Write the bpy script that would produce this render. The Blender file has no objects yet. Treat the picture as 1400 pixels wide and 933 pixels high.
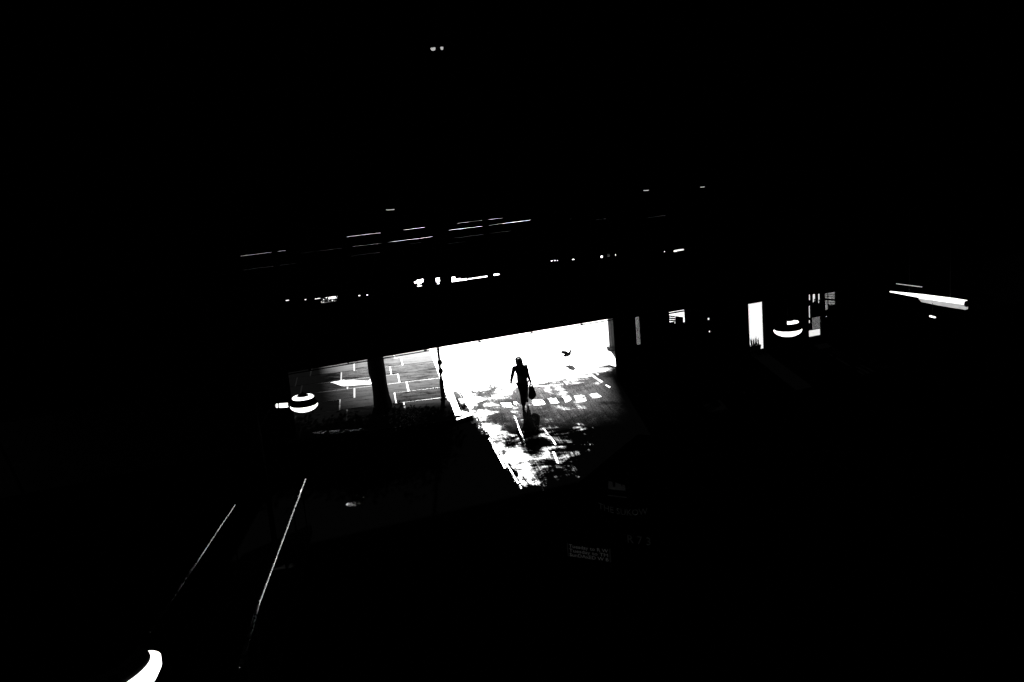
import bpy, bmesh, math, random
from mathutils import Vector, Matrix, noise as mnoise
random.seed(7)
R = math.radians
scene = bpy.context.scene
col = scene.collection

# ------------------------------------------------------------------ camera, world, sun
H_CAM, PITCH, ROLL, FPX = 8.9, R(12.0), R(5.0), 1373.0
cam_d = bpy.data.cameras.new("camera")
cam = bpy.data.objects.new("camera", cam_d)
col.objects.link(cam)
F0 = Vector((0, math.cos(PITCH), -math.sin(PITCH)))
U0 = Vector((0, math.sin(PITCH), math.cos(PITCH)))
R0 = Vector((1, 0, 0))
CR = R0 * math.cos(ROLL) - U0 * math.sin(ROLL)
CU = U0 * math.cos(ROLL) + R0 * math.sin(ROLL)
CAM = Vector((0, 0, H_CAM))
m = Matrix((CR, CU, -F0)).transposed().to_4x4()
m.translation = CAM
cam.matrix_world = m
cam_d.sensor_width = 36.0
cam_d.lens = 36.0 * FPX / 1400.0
cam_d.clip_start, cam_d.clip_end = 0.1, 3000
scene.camera = cam

SUN_EL, SUN_AZ = R(19.0), R(-1.5)          # azimuth measured from +Y towards +X
world = bpy.data.worlds.new("World")
scene.world = world
world.use_nodes = True
wn = world.node_tree
wn.nodes.clear()
sky = wn.nodes.new("ShaderNodeTexSky")
sky.sky_type = 'NISHITA'
sky.sun_disc = False
sky.sun_elevation = SUN_EL
sky.sun_rotation = SUN_AZ
bw = wn.nodes.new("ShaderNodeRGBToBW")      # the photograph is black and white
bg = wn.nodes.new("ShaderNodeBackground")
bg.inputs[1].default_value = 0.055
wo = wn.nodes.new("ShaderNodeOutputWorld")
wn.links.new(sky.outputs[0], bw.inputs[0])
wn.links.new(bw.outputs[0], bg.inputs[0])
wn.links.new(bg.outputs[0], wo.inputs[0])

sd = bpy.data.lights.new("sun", 'SUN')
sd.energy = 5.0
sd.angle = R(0.5)
sd.color = (1, 1, 1)
sun = bpy.data.objects.new("sun", sd)
col.objects.link(sun)
to_sun = Vector((math.sin(SUN_AZ) * math.cos(SUN_EL), math.cos(SUN_AZ) * math.cos(SUN_EL), math.sin(SUN_EL)))
sun.rotation_euler = to_sun.to_track_quat('Z', 'Y').to_euler()

scene.view_settings.view_transform = 'Standard'
scene.view_settings.look = 'None'
scene.view_settings.exposure = 0.4
scene.view_settings.gamma = 1.0
scene.render.engine = 'CYCLES'
scene.cycles.use_denoising = True
scene.cycles.max_bounces = 6
scene.cycles.sample_clamp_indirect = 4.0

# ------------------------------------------------------------------ where things stand
def ray(px, py):
    return F0 + CR * ((px - 700) / FPX) + CU * ((466.5 - py) / FPX)

def on_ground(px, py, z=0.0):
    d = ray(px, py)
    return CAM + d * ((z - H_CAM) / d.z)

def at_depth(px, py, y):
    d = ray(px, py)
    return CAM + d * (y / d.y)

P0 = at_depth(700, 457, 28.0); P0.z = 0            # origin of the market hall's front
TH = R(21.3)
W = Vector((math.cos(TH), math.sin(TH), 0))
N = Vector((-math.sin(TH), math.cos(TH), 0))

def wp(px, py, t=0.0):
    """hall front coordinates (s, z) of a point on the plane t"""
    d = ray(px, py)
    k = (t - (CAM - P0).dot(N)) / d.dot(N)
    p = CAM + d * k
    return (p - P0).dot(W), p.z

def hall(s, t, z):
    return P0 + W * s + N * t + Vector((0, 0, z))

def to_hall(p):
    return (p - P0).dot(W), (p - P0).dot(N)

# ------------------------------------------------------------------ object helpers
def tag(o, label=None, cat=None, group=None, kind=None):
    if label: o["label"] = label
    if cat: o["category"] = cat
    if group: o["group"] = group
    if kind: o["kind"] = kind
    return o

def empty(name, loc, rz=0.0, label=None, cat=None, group=None):
    o = bpy.data.objects.new(name, None)
    col.objects.link(o)
    o.empty_display_size = 0.2
    o.location = loc
    o.rotation_euler = (0, 0, rz)
    return tag(o, label, cat, group)

class MB:
    def __init__(s):
        s.v, s.f = [], []
    def add(s, vs, fs):
        b = len(s.v)
        s.v += [tuple(v) for v in vs]
        s.f += [tuple(i + b for i in f) for f in fs]
        return s
    def box(s, x0, x1, y0, y1, z0, z1):
        vs = [(x0, y0, z0), (x1, y0, z0), (x1, y1, z0), (x0, y1, z0), (x0, y0, z1), (x1, y0, z1), (x1, y1, z1), (x0, y1, z1)]
        return s.add(vs, [(3, 2, 1, 0), (4, 5, 6, 7), (0, 1, 5, 4), (1, 2, 6, 5), (2, 3, 7, 6), (3, 0, 4, 7)])
    def prism(s, poly, axis, a, b):
        """polygon of 2D points extruded; axis 'y': points are (x,z); axis 'z': points are (x,y)"""
        n = len(poly)
        if axis == 'y':
            vs = [(p[0], a, p[1]) for p in poly] + [(p[0], b, p[1]) for p in poly]
        elif axis == 'z':
            vs = [(p[0], p[1], a) for p in poly] + [(p[0], p[1], b) for p in poly]
        else:
            vs = [(a, p[0], p[1]) for p in poly] + [(b, p[0], p[1]) for p in poly]
        fs = [tuple(range(n)), tuple(range(2 * n - 1, n - 1, -1))]
        fs += [(i, i + n, (i + 1) % n + n, (i + 1) % n) for i in range(n)]
        return s.add(vs, fs)
    def tube(s, pts, rad, n=10, cap=True):
        pts = [Vector(p) for p in pts]
        if not hasattr(rad, '__len__'): rad = [rad] * len(pts)
        vs, fs = [], []
        up = None
        for i, p in enumerate(pts):
            a = pts[max(i - 1, 0)]; b = pts[min(i + 1, len(pts) - 1)]
            t = (b - a).normalized()
            if up is None:
                up = Vector((0, 0, 1)) if abs(t.z) < 0.9 else Vector((1, 0, 0))
            x = t.cross(up).normalized(); y = x.cross(t).normalized(); up = y
            for k in range(n):
                an = 2 * math.pi * k / n
                vs.append(p + (x * math.cos(an) + y * math.sin(an)) * rad[i])
        for i in range(len(pts) - 1):
            for k in range(n):
                fs.append((i * n + k, i * n + (k + 1) % n, (i + 1) * n + (k + 1) % n, (i + 1) * n + k))
        if cap:
            fs.append(tuple(range(n - 1, -1, -1)))
            fs.append(tuple(range((len(pts) - 1) * n, len(pts) * n)))
        return s.add(vs, fs)
    def lathe(s, prof, n=32, c=(0, 0, 0), a0=0.0, a1=2 * math.pi):
        full = abs(a1 - a0 - 2 * math.pi) < 1e-6
        m_ = n if full else n + 1
        vs, fs = [], []
        for r, z in prof:
            for k in range(m_):
                an = a0 + (a1 - a0) * k / n
                vs.append((c[0] + r * math.cos(an), c[1] + r * math.sin(an), c[2] + z))
        for i in range(len(prof) - 1):
            for k in range(n):
                k2 = (k + 1) % m_
                fs.append((i * m_ + k, i * m_ + k2, (i + 1) * m_ + k2, (i + 1) * m_ + k))
        return s.add(vs, fs)
    def build(s, name, mat, parent=None, smooth=False, bevel=0.0, kind=None):
        me = bpy.data.meshes.new(name)
        me.from_pydata(s.v, [], s.f)
        bm = bmesh.new(); bm.from_mesh(me)
        bmesh.ops.remove_doubles(bm, verts=bm.verts, dist=1e-6)
        if bevel > 0:
            bmesh.ops.bevel(bm, geom=bm.edges[:], offset=bevel, segments=2, affect='EDGES', clamp_overlap=True)
        bmesh.ops.recalc_face_normals(bm, faces=bm.faces)
        bm.to_mesh(me); bm.free()
        if smooth:
            for p in me.polygons: p.use_smooth = True
        me.materials.append(mat)
        o = bpy.data.objects.new(name, me)
        col.objects.link(o)
        if parent: o.parent = parent
        if kind: o["kind"] = kind
        return o

# ------------------------------------------------------------------ materials
class NT:
    def __init__(s, name):
        s.mat = bpy.data.materials.new(name); s.mat.use_nodes = True
        s.t = s.mat.node_tree
        s.b = s.t.nodes["Principled BSDF"]
        s.out = s.t.nodes["Material Output"]
    def n(s, typ, **kw):
        x = s.t.nodes.new("ShaderNode" + typ)
        for k, v in kw.items(): setattr(x, k, v)
        return x
    def l(s, a, b): s.t.links.new(a, b)
    def val(s, x, sock):
        if isinstance(x, (int, float)): sock.default_value = x
        else: s.l(x, sock)
    def math(s, op, a, b=None, c=None, clamp=False):
        x = s.n("Math", operation=op); x.use_clamp = clamp
        for i, q in enumerate((a, b, c)):
            if q is not None: s.val(q, x.inputs[i])
        return x.outputs[0]
    def ss(s, v, lo, hi, o0=0.0, o1=1.0):
        x = s.n("MapRange", interpolation_type='SMOOTHSTEP')
        s.val(v, x.inputs[0]); s.val(lo, x.inputs[1]); s.val(hi, x.inputs[2]); s.val(o0, x.inputs[3]); s.val(o1, x.inputs[4])
        return x.outputs[0]
    def noise(s, vec, scale, detail=4.0, rough=0.55, dist=0.0):
        x = s.n("TexNoise"); x.inputs["Scale"].default_value = scale; x.inputs["Detail"].default_value = detail
        x.inputs["Roughness"].default_value = rough; x.inputs["Distortion"].default_value = dist
        s.l(vec, x.inputs["Vector"])
        return x.outputs[0]
    def pos(s, rot=0.0, scale=(1, 1, 1)):
        g = s.n("NewGeometry")
        v = s.n("VectorRotate", rotation_type='Z_AXIS'); s.l(g.outputs["Position"], v.inputs["Vector"]); v.inputs["Angle"].default_value = rot
        k = s.n("Mapping"); k.inputs["Scale"].default_value = scale; s.l(v.outputs[0], k.inputs[0])
        return k.outputs[0]
    def grey(s, v, sock=None):
        c = s.n("CombineColor")
        for i in range(3): s.val(v, c.inputs[i])
        s.l(c.outputs[0], sock or s.b.inputs["Base Color"])

def plain(name, g, rough=0.6, spec=0.3, metal=0.0, var=0.35, scale=6.0, bump=0.15):
    k = NT(name)
    tc = k.n("TexCoord")
    n1 = k.noise(tc.outputs["Object"], scale, 5)
    n2 = k.noise(tc.outputs["Object"], scale * 7, 3)
    mix = k.math('ADD', k.math('MULTIPLY', n1, 0.65), k.math('MULTIPLY', n2, 0.35))
    k.grey(k.ss(mix, 0.3, 0.7, g * (1 - var), g * (1 + var)))
    k.l(k.ss(n1, 0.3, 0.7, rough * 0.8, min(1, rough * 1.2)), k.b.inputs["Roughness"])
    k.b.inputs["Specular IOR Level"].default_value = spec
    k.b.inputs["Metallic"].default_value = metal
    if bump:
        b = k.n("Bump"); b.inputs["Strength"].default_value = bump; b.inputs["Distance"].default_value = 0.01
        k.l(n2, b.inputs["Height"]); k.l(b.outputs[0], k.b.inputs["Normal"])
    return k.mat

def lamp_glass(name, e):
    k = NT(name)
    k.b.inputs["Base Color"].default_value = (.8, .8, .8, 1)
    k.b.inputs["Roughness"].default_value = 0.4
    tc = k.n("TexCoord")
    n1 = k.noise(tc.outputs["Object"], 9, 3)
    k.b.inputs["Emission Color"].default_value = (1, 1, 1, 1)
    k.l(k.ss(n1, 0.3, 0.7, e * 0.85, e * 1.15), k.b.inputs["Emission Strength"])
    return k.mat

def ground_mat():
    k = NT("wet_asphalt")
    g = k.n("NewGeometry")
    sep = k.n("SeparateXYZ"); k.l(g.outputs["Position"], sep.inputs[0])
    X, Y = sep.outputs[0], sep.outputs[1]
    big = k.noise(k.pos(R(-9), (0.95, 0.85, 1)), 1.0, 8, 0.66, 0.7)
    stk = k.noise(k.pos(R(-8), (5.5, 0.42, 1)), 1.0, 5, 0.65, 0.5)
    xst = k.noise(k.pos(R(3), (0.55, 1.6, 1)), 1.0, 7, 0.68, 1.0)
    fin = k.noise(k.pos(0), 22.0, 4, 0.65)
    # water over the open street, narrowed to a painted bright trail under the walkway
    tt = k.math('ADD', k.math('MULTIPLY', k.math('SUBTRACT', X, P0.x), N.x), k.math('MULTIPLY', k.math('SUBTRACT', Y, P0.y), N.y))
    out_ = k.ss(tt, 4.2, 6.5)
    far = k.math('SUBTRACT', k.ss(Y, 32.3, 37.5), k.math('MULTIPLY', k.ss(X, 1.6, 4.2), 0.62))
    scr = k.noise(k.pos(R(-7), (15.0, 0.35, 1)), 1.0, 3, 0.6, 0.3)          # tyre and broom scratches
    wob = k.math('MULTIPLY_ADD', k.math('ADD', k.math('MULTIPLY', stk, 0.6), k.math('MULTIPLY', k.noise(k.pos(R(-7), (4.0, 2.5, 1)), 1.0, 6, 0.75), 0.4)), 1.3, -0.65)
    back = k.math('SUBTRACT', 32.0, Y)
    xl = k.math('MULTIPLY_ADD', back, 0.205, -1.75)
    xr = k.math('MULTIPLY_ADD', back, -0.22, 3.6)
    lft = k.ss(k.math('ADD', k.math('SUBTRACT', X, xl), wob), -0.05, 0.16)
    rgt = k.ss(k.math('ADD', k.math('SUBTRACT', xr, X), k.math('MULTIPLY', wob, 2.0)), -0.7, 1.0)
    sheen = k.math('MULTIPLY', k.math('MULTIPLY', lft, rgt), k.ss(k.math('ADD', Y, k.math('MULTIPLY', wob, 3.0)), 21.6, 25.0))
    sheen = k.math('MAXIMUM', sheen, k.math('MULTIPLY', out_, k.ss(Y, 32.5, 34.5)))
    f = k.math('ADD', k.math('MULTIPLY', big, 0.52), k.math('MULTIPLY', stk, 0.12))
    f = k.math('ADD', f, k.math('MULTIPLY', xst, 0.22))
    f = k.math('ADD', f, k.math('MULTIPLY', scr, 0.07))
    f = k.math('ADD', f, k.math('MULTIPLY', fin, 0.10))
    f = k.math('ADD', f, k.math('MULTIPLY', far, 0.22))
    # brighter streak painted along the left edge of the trail
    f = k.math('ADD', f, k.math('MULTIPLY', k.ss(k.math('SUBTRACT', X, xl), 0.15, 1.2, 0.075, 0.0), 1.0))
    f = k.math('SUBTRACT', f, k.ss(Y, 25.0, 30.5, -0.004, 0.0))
    f = k.math('ADD', f, k.math('MULTIPLY_ADD', sheen, 0.4, -0.4))
    wet = k.ss(f, 0.522, 0.635)
    dryspec = k.math('MULTIPLY', k.math('MULTIPLY', sheen, k.math('MULTIPLY', k.math('MULTIPLY', k.ss(Y, 28.5, 34.0, 0.0, 0.8), k.ss(X, 1.9, 3.5, 1.0, 0.0)), k.ss(big, 0.36, 0.6, 0.25, 1.1))), k.ss(k.math('ADD', k.math('MULTIPLY', fin, 0.82), k.math('MULTIPLY', scr, 0.18)), 0.40, 0.60, 0.0, 0.11))
    k.grey(k.ss(wet, 0, 1, k.ss(out_, 0, 1, 0.0012, 0.02), 0.02))  # asphalt under the walkway painted near black to deepen its shade
    k.l(k.ss(wet, 0, 1, 0.7, 0.46), k.b.inputs["Roughness"])
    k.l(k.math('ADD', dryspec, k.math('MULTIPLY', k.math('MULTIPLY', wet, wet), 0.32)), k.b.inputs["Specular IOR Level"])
    b = k.n("Bump"); b.inputs["Distance"].default_value = 0.012
    k.l(k.ss(wet, 0, 1, 0.5, 0.18), b.inputs["Strength"])
    k.l(fin, b.inputs["Height"]); k.l(b.outputs[0], k.b.inputs["Normal"])
    return k.mat

def plaza_mat():
    k = NT("pale_wet_paving")
    n1 = k.noise(k.pos(R(14), (0.05, 0.5, 1)), 1.0, 5, 0.6, 0.4)
    n2 = k.noise(k.pos(0), 9.0, 4)
    k.grey(k.ss(n1, 0.55, 0.72, 0.76, 0.50))
    k.l(k.ss(n2, 0.3, 0.7, 0.42, 0.6), k.b.inputs["Roughness"])
    b = k.n("Bump"); b.inputs["Strength"].default_value = 0.1; b.inputs["Distance"].default_value = 0.01
    k.l(n2, b.inputs["Height"]); k.l(b.outputs[0], k.b.inputs["Normal"])
    return k.mat

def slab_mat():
    k = NT("damp_stone_slab_shaded")
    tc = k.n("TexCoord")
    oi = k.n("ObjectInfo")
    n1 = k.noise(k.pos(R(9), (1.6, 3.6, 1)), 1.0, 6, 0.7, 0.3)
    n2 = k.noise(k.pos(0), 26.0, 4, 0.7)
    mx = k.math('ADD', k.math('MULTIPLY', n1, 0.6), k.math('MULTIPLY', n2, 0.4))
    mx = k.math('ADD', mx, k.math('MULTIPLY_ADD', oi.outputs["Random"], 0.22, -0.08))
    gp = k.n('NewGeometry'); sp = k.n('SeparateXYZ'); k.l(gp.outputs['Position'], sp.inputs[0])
    side = k.ss(k.math('DIVIDE', sp.outputs[0], sp.outputs[1]), -0.20, -0.11, 0.0, 1.0)  # fades to black towards the left, shade put into the colour
    lit_fade = k.math('MULTIPLY', k.ss(sp.outputs[1], 31.8, 40.5), side)  # near rows painted dark as if shaded, far rows paler
    w_ = k.math('MULTIPLY', k.ss(mx, 0.42, 0.70), lit_fade)
    k.grey(k.math('MULTIPLY_ADD', k.math('MULTIPLY', lit_fade, k.ss(mx, 0.36, 0.68, 0.15, 1.3)), 0.11, 0.005))
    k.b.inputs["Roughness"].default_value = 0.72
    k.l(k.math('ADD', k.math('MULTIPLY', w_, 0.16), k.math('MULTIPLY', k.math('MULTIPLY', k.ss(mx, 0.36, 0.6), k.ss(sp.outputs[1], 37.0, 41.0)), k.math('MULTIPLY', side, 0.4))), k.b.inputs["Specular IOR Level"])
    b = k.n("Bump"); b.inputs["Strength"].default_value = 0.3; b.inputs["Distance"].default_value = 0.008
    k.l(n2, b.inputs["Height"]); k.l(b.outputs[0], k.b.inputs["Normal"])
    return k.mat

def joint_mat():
    k = NT("wet_joint_mortar_lit")
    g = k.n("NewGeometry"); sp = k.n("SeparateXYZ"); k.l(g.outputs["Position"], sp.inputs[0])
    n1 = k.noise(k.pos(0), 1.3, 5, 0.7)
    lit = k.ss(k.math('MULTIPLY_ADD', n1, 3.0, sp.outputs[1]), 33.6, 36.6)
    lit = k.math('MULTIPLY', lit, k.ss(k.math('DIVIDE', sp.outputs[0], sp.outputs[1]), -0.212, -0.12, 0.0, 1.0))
    k.grey(k.ss(lit, 0, 1, 0.015, 0.6))  # joints painted pale as if lit, black near and at the left
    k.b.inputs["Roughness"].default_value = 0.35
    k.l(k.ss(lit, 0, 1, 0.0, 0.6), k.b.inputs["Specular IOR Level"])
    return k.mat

def wear_mat(name, g, rough, lo, hi, spec=0.5):
    """paint or water with worn, broken edges"""
    k = NT(name)
    n1 = k.noise(k.pos(R(6), (2.2, 1.2, 1)), 1.6, 6, 0.7)
    n2 = k.noise(k.pos(0), 20, 4)
    k.grey(k.ss(n2, 0.3, 0.7, g * 0.75, g * 1.2))
    k.b.inputs["Roughness"].default_value = rough
    k.b.inputs["Specular IOR Level"].default_value = spec
    k.l(k.ss(k.math('ADD', k.math('MULTIPLY', n1, 0.7), k.math('MULTIPLY', n2, 0.3)), lo, hi), k.b.inputs["Alpha"])
    b = k.n("Bump"); b.inputs["Strength"].default_value = 0.1; b.inputs["Distance"].default_value = 0.01
    k.l(n2, b.inputs["Height"]); k.l(b.outputs[0], k.b.inputs["Normal"])
    return k.mat

M = dict(
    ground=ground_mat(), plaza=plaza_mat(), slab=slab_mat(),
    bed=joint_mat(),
    kerb=plain("kerb_concrete", 0.30, 0.42, 0.5, var=0.3),
    paint=wear_mat("worn_road_paint", 0.6, 0.4, 0.44, 0.52),
    film=wear_mat("thin_water_film", 0.08, 0.45, 0.33, 0.42),
    puddle=wear_mat("standing_water", 0.02, 0.30, 0.53, 0.60),
    hall=plain("blackened_steel", 0.008, 0.9, 0.0, var=0.3),
    board=plain("dark_stained_board", 0.010, 0.9, 0.02, var=0.4),
    concrete=plain("sooty_concrete", 0.015, 0.9, 0.0),
    pale=plain("grey_concrete", 0.25, 0.8, 0.2),
    metal=plain("dark_painted_metal", 0.015, 0.5, 0.2, bump=0.05),
    steel=plain("polished_steel", 0.8, 0.28, 0.5, metal=1.0, var=0.1, bump=0.02),
    white=plain("white_enamel", 0.75, 0.4, 0.4, var=0.08, bump=0.05),
    bark=plain("rough_bark", 0.012, 0.9, 0.1, var=0.5, scale=9, bump=0.8),
    leaf=plain("leaf_green", 0.06, 0.6, 0.3, var=0.4, scale=3, bump=0.0),
    skin=plain("skin", 0.10, 0.6, 0.3, var=0.1, bump=0.03),
    hair=plain("dark_hair", 0.012, 0.6, 0.2, var=0.3, scale=40),
    cloth=plain("dark_cotton", 0.018, 0.9, 0.08, var=0.3, scale=30),
    cloth2=plain("black_twill", 0.014, 0.9, 0.08, var=0.3, scale=30),
    leather=plain("black_canvas", 0.014, 0.8, 0.12, var=0.3, scale=20),
    feather=plain("grey_feathers", 0.015, 0.9, 0.0, var=0.5, scale=20),
    bowl=lamp_glass("lit_opal_glass", 1.6),
    dim=lamp_glass("dimly_lit_glass", 0.35),
    tube=lamp_glass("lit_tube", 1.5),
    letter=lamp_glass("dim_glow_letter", 0.009),  # kiosk writing made to glow so it shows in the dark
    letter_faint=lamp_glass("faint_glow_letter", 0.0013),  # added glow for poster, board edge and fainter writing
)

# ------------------------------------------------------------------ ground, plaza, pavement
g = MB()
for (x0, x1, y0, y1) in ((-700, 700, -60, 1400),):
    g.add([(x0, y0, 0), (x1, y0, 0), (x1, y1, 0), (x0, y1, 0)], [(0, 1, 2, 3)])
tag(g.build("road", M["ground"]), kind="structure")

pz = MB()
edge = []
for i in range(130):
    s_ = -30 + i * 0.74
    near_t = 13.2 if s_ < 5.4 else (4.62 if s_ > 6.4 else 13.2 - 8.58 * (s_ - 5.4))
    edge.append(hall(s_, near_t + (0.9 if s_ < 5.5 else 0.0) * mnoise.noise(Vector((s_ * 0.35, 3, 0))), 0.004))
far_l, far_r = Vector((-700, 1400, 0.004)), Vector((700, 1400, 0.004))
pl, pr = Vector((-700, edge[0].y, 0.004)), Vector((700, edge[-1].y, 0.004))
pts = [pl] + edge + [pr, far_r, far_l]
pz.add(pts, [tuple(range(len(pts)))])
tag(pz.build("plaza", M["plaza"]), kind="structure")

# pavement, left of the kerb
A = on_ground(633, 572); B = on_ground(601, 492)
STREET = (B - A).normalized(); STREET.z = 0; STREET.normalize()
SIDE = Vector((-STREET.y, STREET.x, 0))        # to the left
pave_rz = math.atan2(STREET.y, STREET.x) - math.pi / 2
KERB_W = 0.24
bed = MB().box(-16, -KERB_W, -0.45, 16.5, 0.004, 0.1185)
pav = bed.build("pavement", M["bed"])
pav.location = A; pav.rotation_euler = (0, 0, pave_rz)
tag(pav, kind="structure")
slab_meshes = []
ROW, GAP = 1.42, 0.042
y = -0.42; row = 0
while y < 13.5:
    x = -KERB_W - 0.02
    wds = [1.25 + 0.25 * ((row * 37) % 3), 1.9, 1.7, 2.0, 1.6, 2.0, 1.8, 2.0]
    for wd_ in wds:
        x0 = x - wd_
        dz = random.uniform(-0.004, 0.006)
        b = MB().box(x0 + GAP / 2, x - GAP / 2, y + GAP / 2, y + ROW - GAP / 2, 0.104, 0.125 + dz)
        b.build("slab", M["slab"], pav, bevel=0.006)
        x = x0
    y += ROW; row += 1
# kerb
kerb = empty("kerb", A, pave_rz); tag(kerb, kind="structure")
y = -0.1
i = 0
while y < 14:
    ln = 1.0
    b = MB().prism([(-KERB_W, 0.0), (0.0, 0.0), (-0.02, 0.13), (-0.035, 0.14), (-KERB_W, 0.14)], 'y', y + 0.01, y + ln - 0.01)
    b.build("kerb_stone", M["kerb"], kerb)
    y += ln; i += 1
b = MB().prism([(-KERB_W, -0.45), (0.30, -0.1), (0.26, 0.16), (0.02, 0.5), (0.005, -0.105), (-KERB_W, -0.11)], 'z', 0.0, 0.10)
b.build("dropped_kerb_stone", M["kerb"], kerb)

def blob(name, mat, px_pts, z, label=None, n_sub=7, amp=0.05):
    P = [on_ground(*p) for p in px_pts]
    out = []
    for i, p in enumerate(P):
        q = P[(i + 1) % len(P)]
        for k in range(n_sub):
            r = p.lerp(q, k / n_sub)
            a = mnoise.noise(Vector((r.x * 5, r.y * 2.2, 1.7))) * amp
            b_ = mnoise.noise(Vector((r.x * 5, r.y * 2.2, 9.7))) * amp * 2.5
            out.append(Vector((r.x + a, r.y + b_, z)))
    mb = MB(); mb.add(out, [tuple(range(len(out)))])
    o = mb.build(name, mat); o["kind"] = "structure"
    return o

# worn white blocks of a crossing line and the two long lines at the right
for x0, x1, yy, hh in ((684, 699, 555, 6), (702, 709, 553, 5), (727, 743, 551, 7), (748, 762, 549, 6.5), (768, 780, 546, 7), (784, 800, 546, 8), (806, 818, 542, 6)):
    blob("road_mark", M["paint"], [(x0, yy - hh / 2), (x1 - 2, yy - hh / 2 - 1.2), (x1 + 3, yy + hh / 2 - 1.2), (x0 + 4, yy + hh / 2)], 0.005, amp=0.06)
blob("road_mark", M["paint"], [(793, 503.5), (796, 503), (835, 529.5), (833, 531)], 0.0055, amp=0.03)
blob("road_mark", M["paint"], [(804, 502), (807, 502), (820, 512), (817, 513)], 0.0055, amp=0.03)
blob("road_mark", M["paint"], [(826, 471), (835, 467), (851, 489), (848, 491)], 0.0055, amp=0.03)
for q in ([(702.5, 569), (704, 569), (719.5, 609), (717.5, 610)], [(744, 588), (745.5, 588), (760.5, 608), (758.5, 609)], [(755, 618), (758, 618), (764, 634), (761, 634)],
          [(668, 600), (670, 599), (692, 640), (689.5, 641)], [(684, 622), (685.5, 621), (714, 668), (712, 669)]):
    blob("road_mark", M["paint"], q, 0.006, amp=0.02)  # scratch lines along the street, laid on as pale strips
# puddles on the pavement and the floor at the left
blob("puddle", M["film"], [(452, 528), (470, 524), (504, 525.5), (507, 522), (509, 530), (470, 533)], 0.134, amp=0.04)
blob("puddle", M["puddle"], [(426, 597), (450, 594.5), (485, 592), (500, 589), (505, 592), (470, 597), (430, 600)], 0.134, amp=0.05)
blob("puddle", M["puddle"], [(458, 630), (475, 628), (474, 631), (459, 632)], 0.006, amp=0.04)
blob("puddle", M["puddle"], [(472, 690), (486, 680), (498, 672), (499, 684), (488, 693), (476, 694)], 0.006, amp=0.05)

# ------------------------------------------------------------------ the hall (dark roofed market hall the camera stands in)
T_FAR = 4.4
hallE = empty("market_hall", P0, TH, "black steel market hall roof and walls closing in the picture above and around", "hall")
def wall_holes(mb, s0, s1, z0, z1, t0, t1, holes):
    xs = sorted(set([s0, s1] + [min(max(h[i], s0), s1) for h in holes for i in (0, 1)]))
    for a, b in zip(xs, xs[1:]):
        if b - a < 1e-4: continue
        mid = (a + b) / 2
        zs = sorted([(h[2], h[3]) for h in holes if h[0] < mid < h[1]])
        z = z0
        for lo, hi in zs:
            if lo > z + 1e-4: mb.box(a, b, t0, t1, z, lo)
            z = max(z, hi)
        if z < z1 - 1e-4: mb.box(a, b, t0, t1, z, z1)
    return mb
S_L, S_R, ZR = -16.0, 26.0, 13.5
MB().box(S_L - 0.3, S_R + 0.3, -44, 0.30, ZR + 0.003, ZR + 0.3).build("roof", M["hall"], hallE)
MB().box(S_L - 0.3, S_L, -44, 0.30, 0.001, ZR).build("wall", M["hall"], hallE)
MB().box(S_R, S_R + 0.3, -44, 0.30, 0.001, ZR).build("wall", M["hall"], hallE)
MB().box(S_L + 0.003, S_R - 0.003, -44, -43.7, 0.001, ZR).build("wall", M["hall"], hallE)
for k in range(7):
    t = -4.5 - k * 5.2
    MB().box(S_L + 0.01, S_R - 0.01, t - 0.12, t + 0.12, ZR - 0.6, ZR - 0.001).build("roof_beam", M["hall"], hallE)

# walkway: deck along the front, its near beam is the black band
s_a, z_beam = wp(700, 457)
_, z_beam2 = wp(560, 484.0)
z_beam = (z_beam + z_beam2) / 2
_, z_par = wp(700, 386)
walk = empty("elevated_walkway", P0, TH, "black elevated walkway whose long beam crosses above the bright street opening", "walkway")
MB().box(S_L - 0.1, S_R + 0.1, 0.0, 0.28, z_beam, z_par).build("front_beam", M["hall"], walk, bevel=0.012)
MB().box(S_L + 0.01, S_R - 0.01, 0.29, T_FAR - 0.21, z_beam + 0.25, z_beam + 0.55).build("deck", M["concrete"], walk)
MB().box(S_L + 0.01, S_R - 0.01, T_FAR - 0.2, T_FAR, z_beam, z_beam + 0.6).build("rear_beam", M["hall"], walk, bevel=0.012)
for k in range(20):
    s = S_L + 1.2 + k * 2.1
    MB().box(s - 0.06, s + 0.06, 0.285, T_FAR - 0.205, z_beam + 0.06, z_beam + 0.245).build("joist", M["hall"], walk)
# bottom flange, with a thin bright-edged gap under the beam
fl = MB().box(S_L + 0.02, S_R - 0.02, -0.022, 0.0, z_beam - 0.05, z_beam - 0.024)
fl.build("flange", M["hall"], walk)
for k in range(26):
    s = S_L + 0.6 + k * 1.6
    MB().box(s - 0.04, s + 0.04, -0.02, -0.002, z_beam - 0.024, z_beam + 0.001).build("flange_stud", M["hall"], walk)

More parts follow.
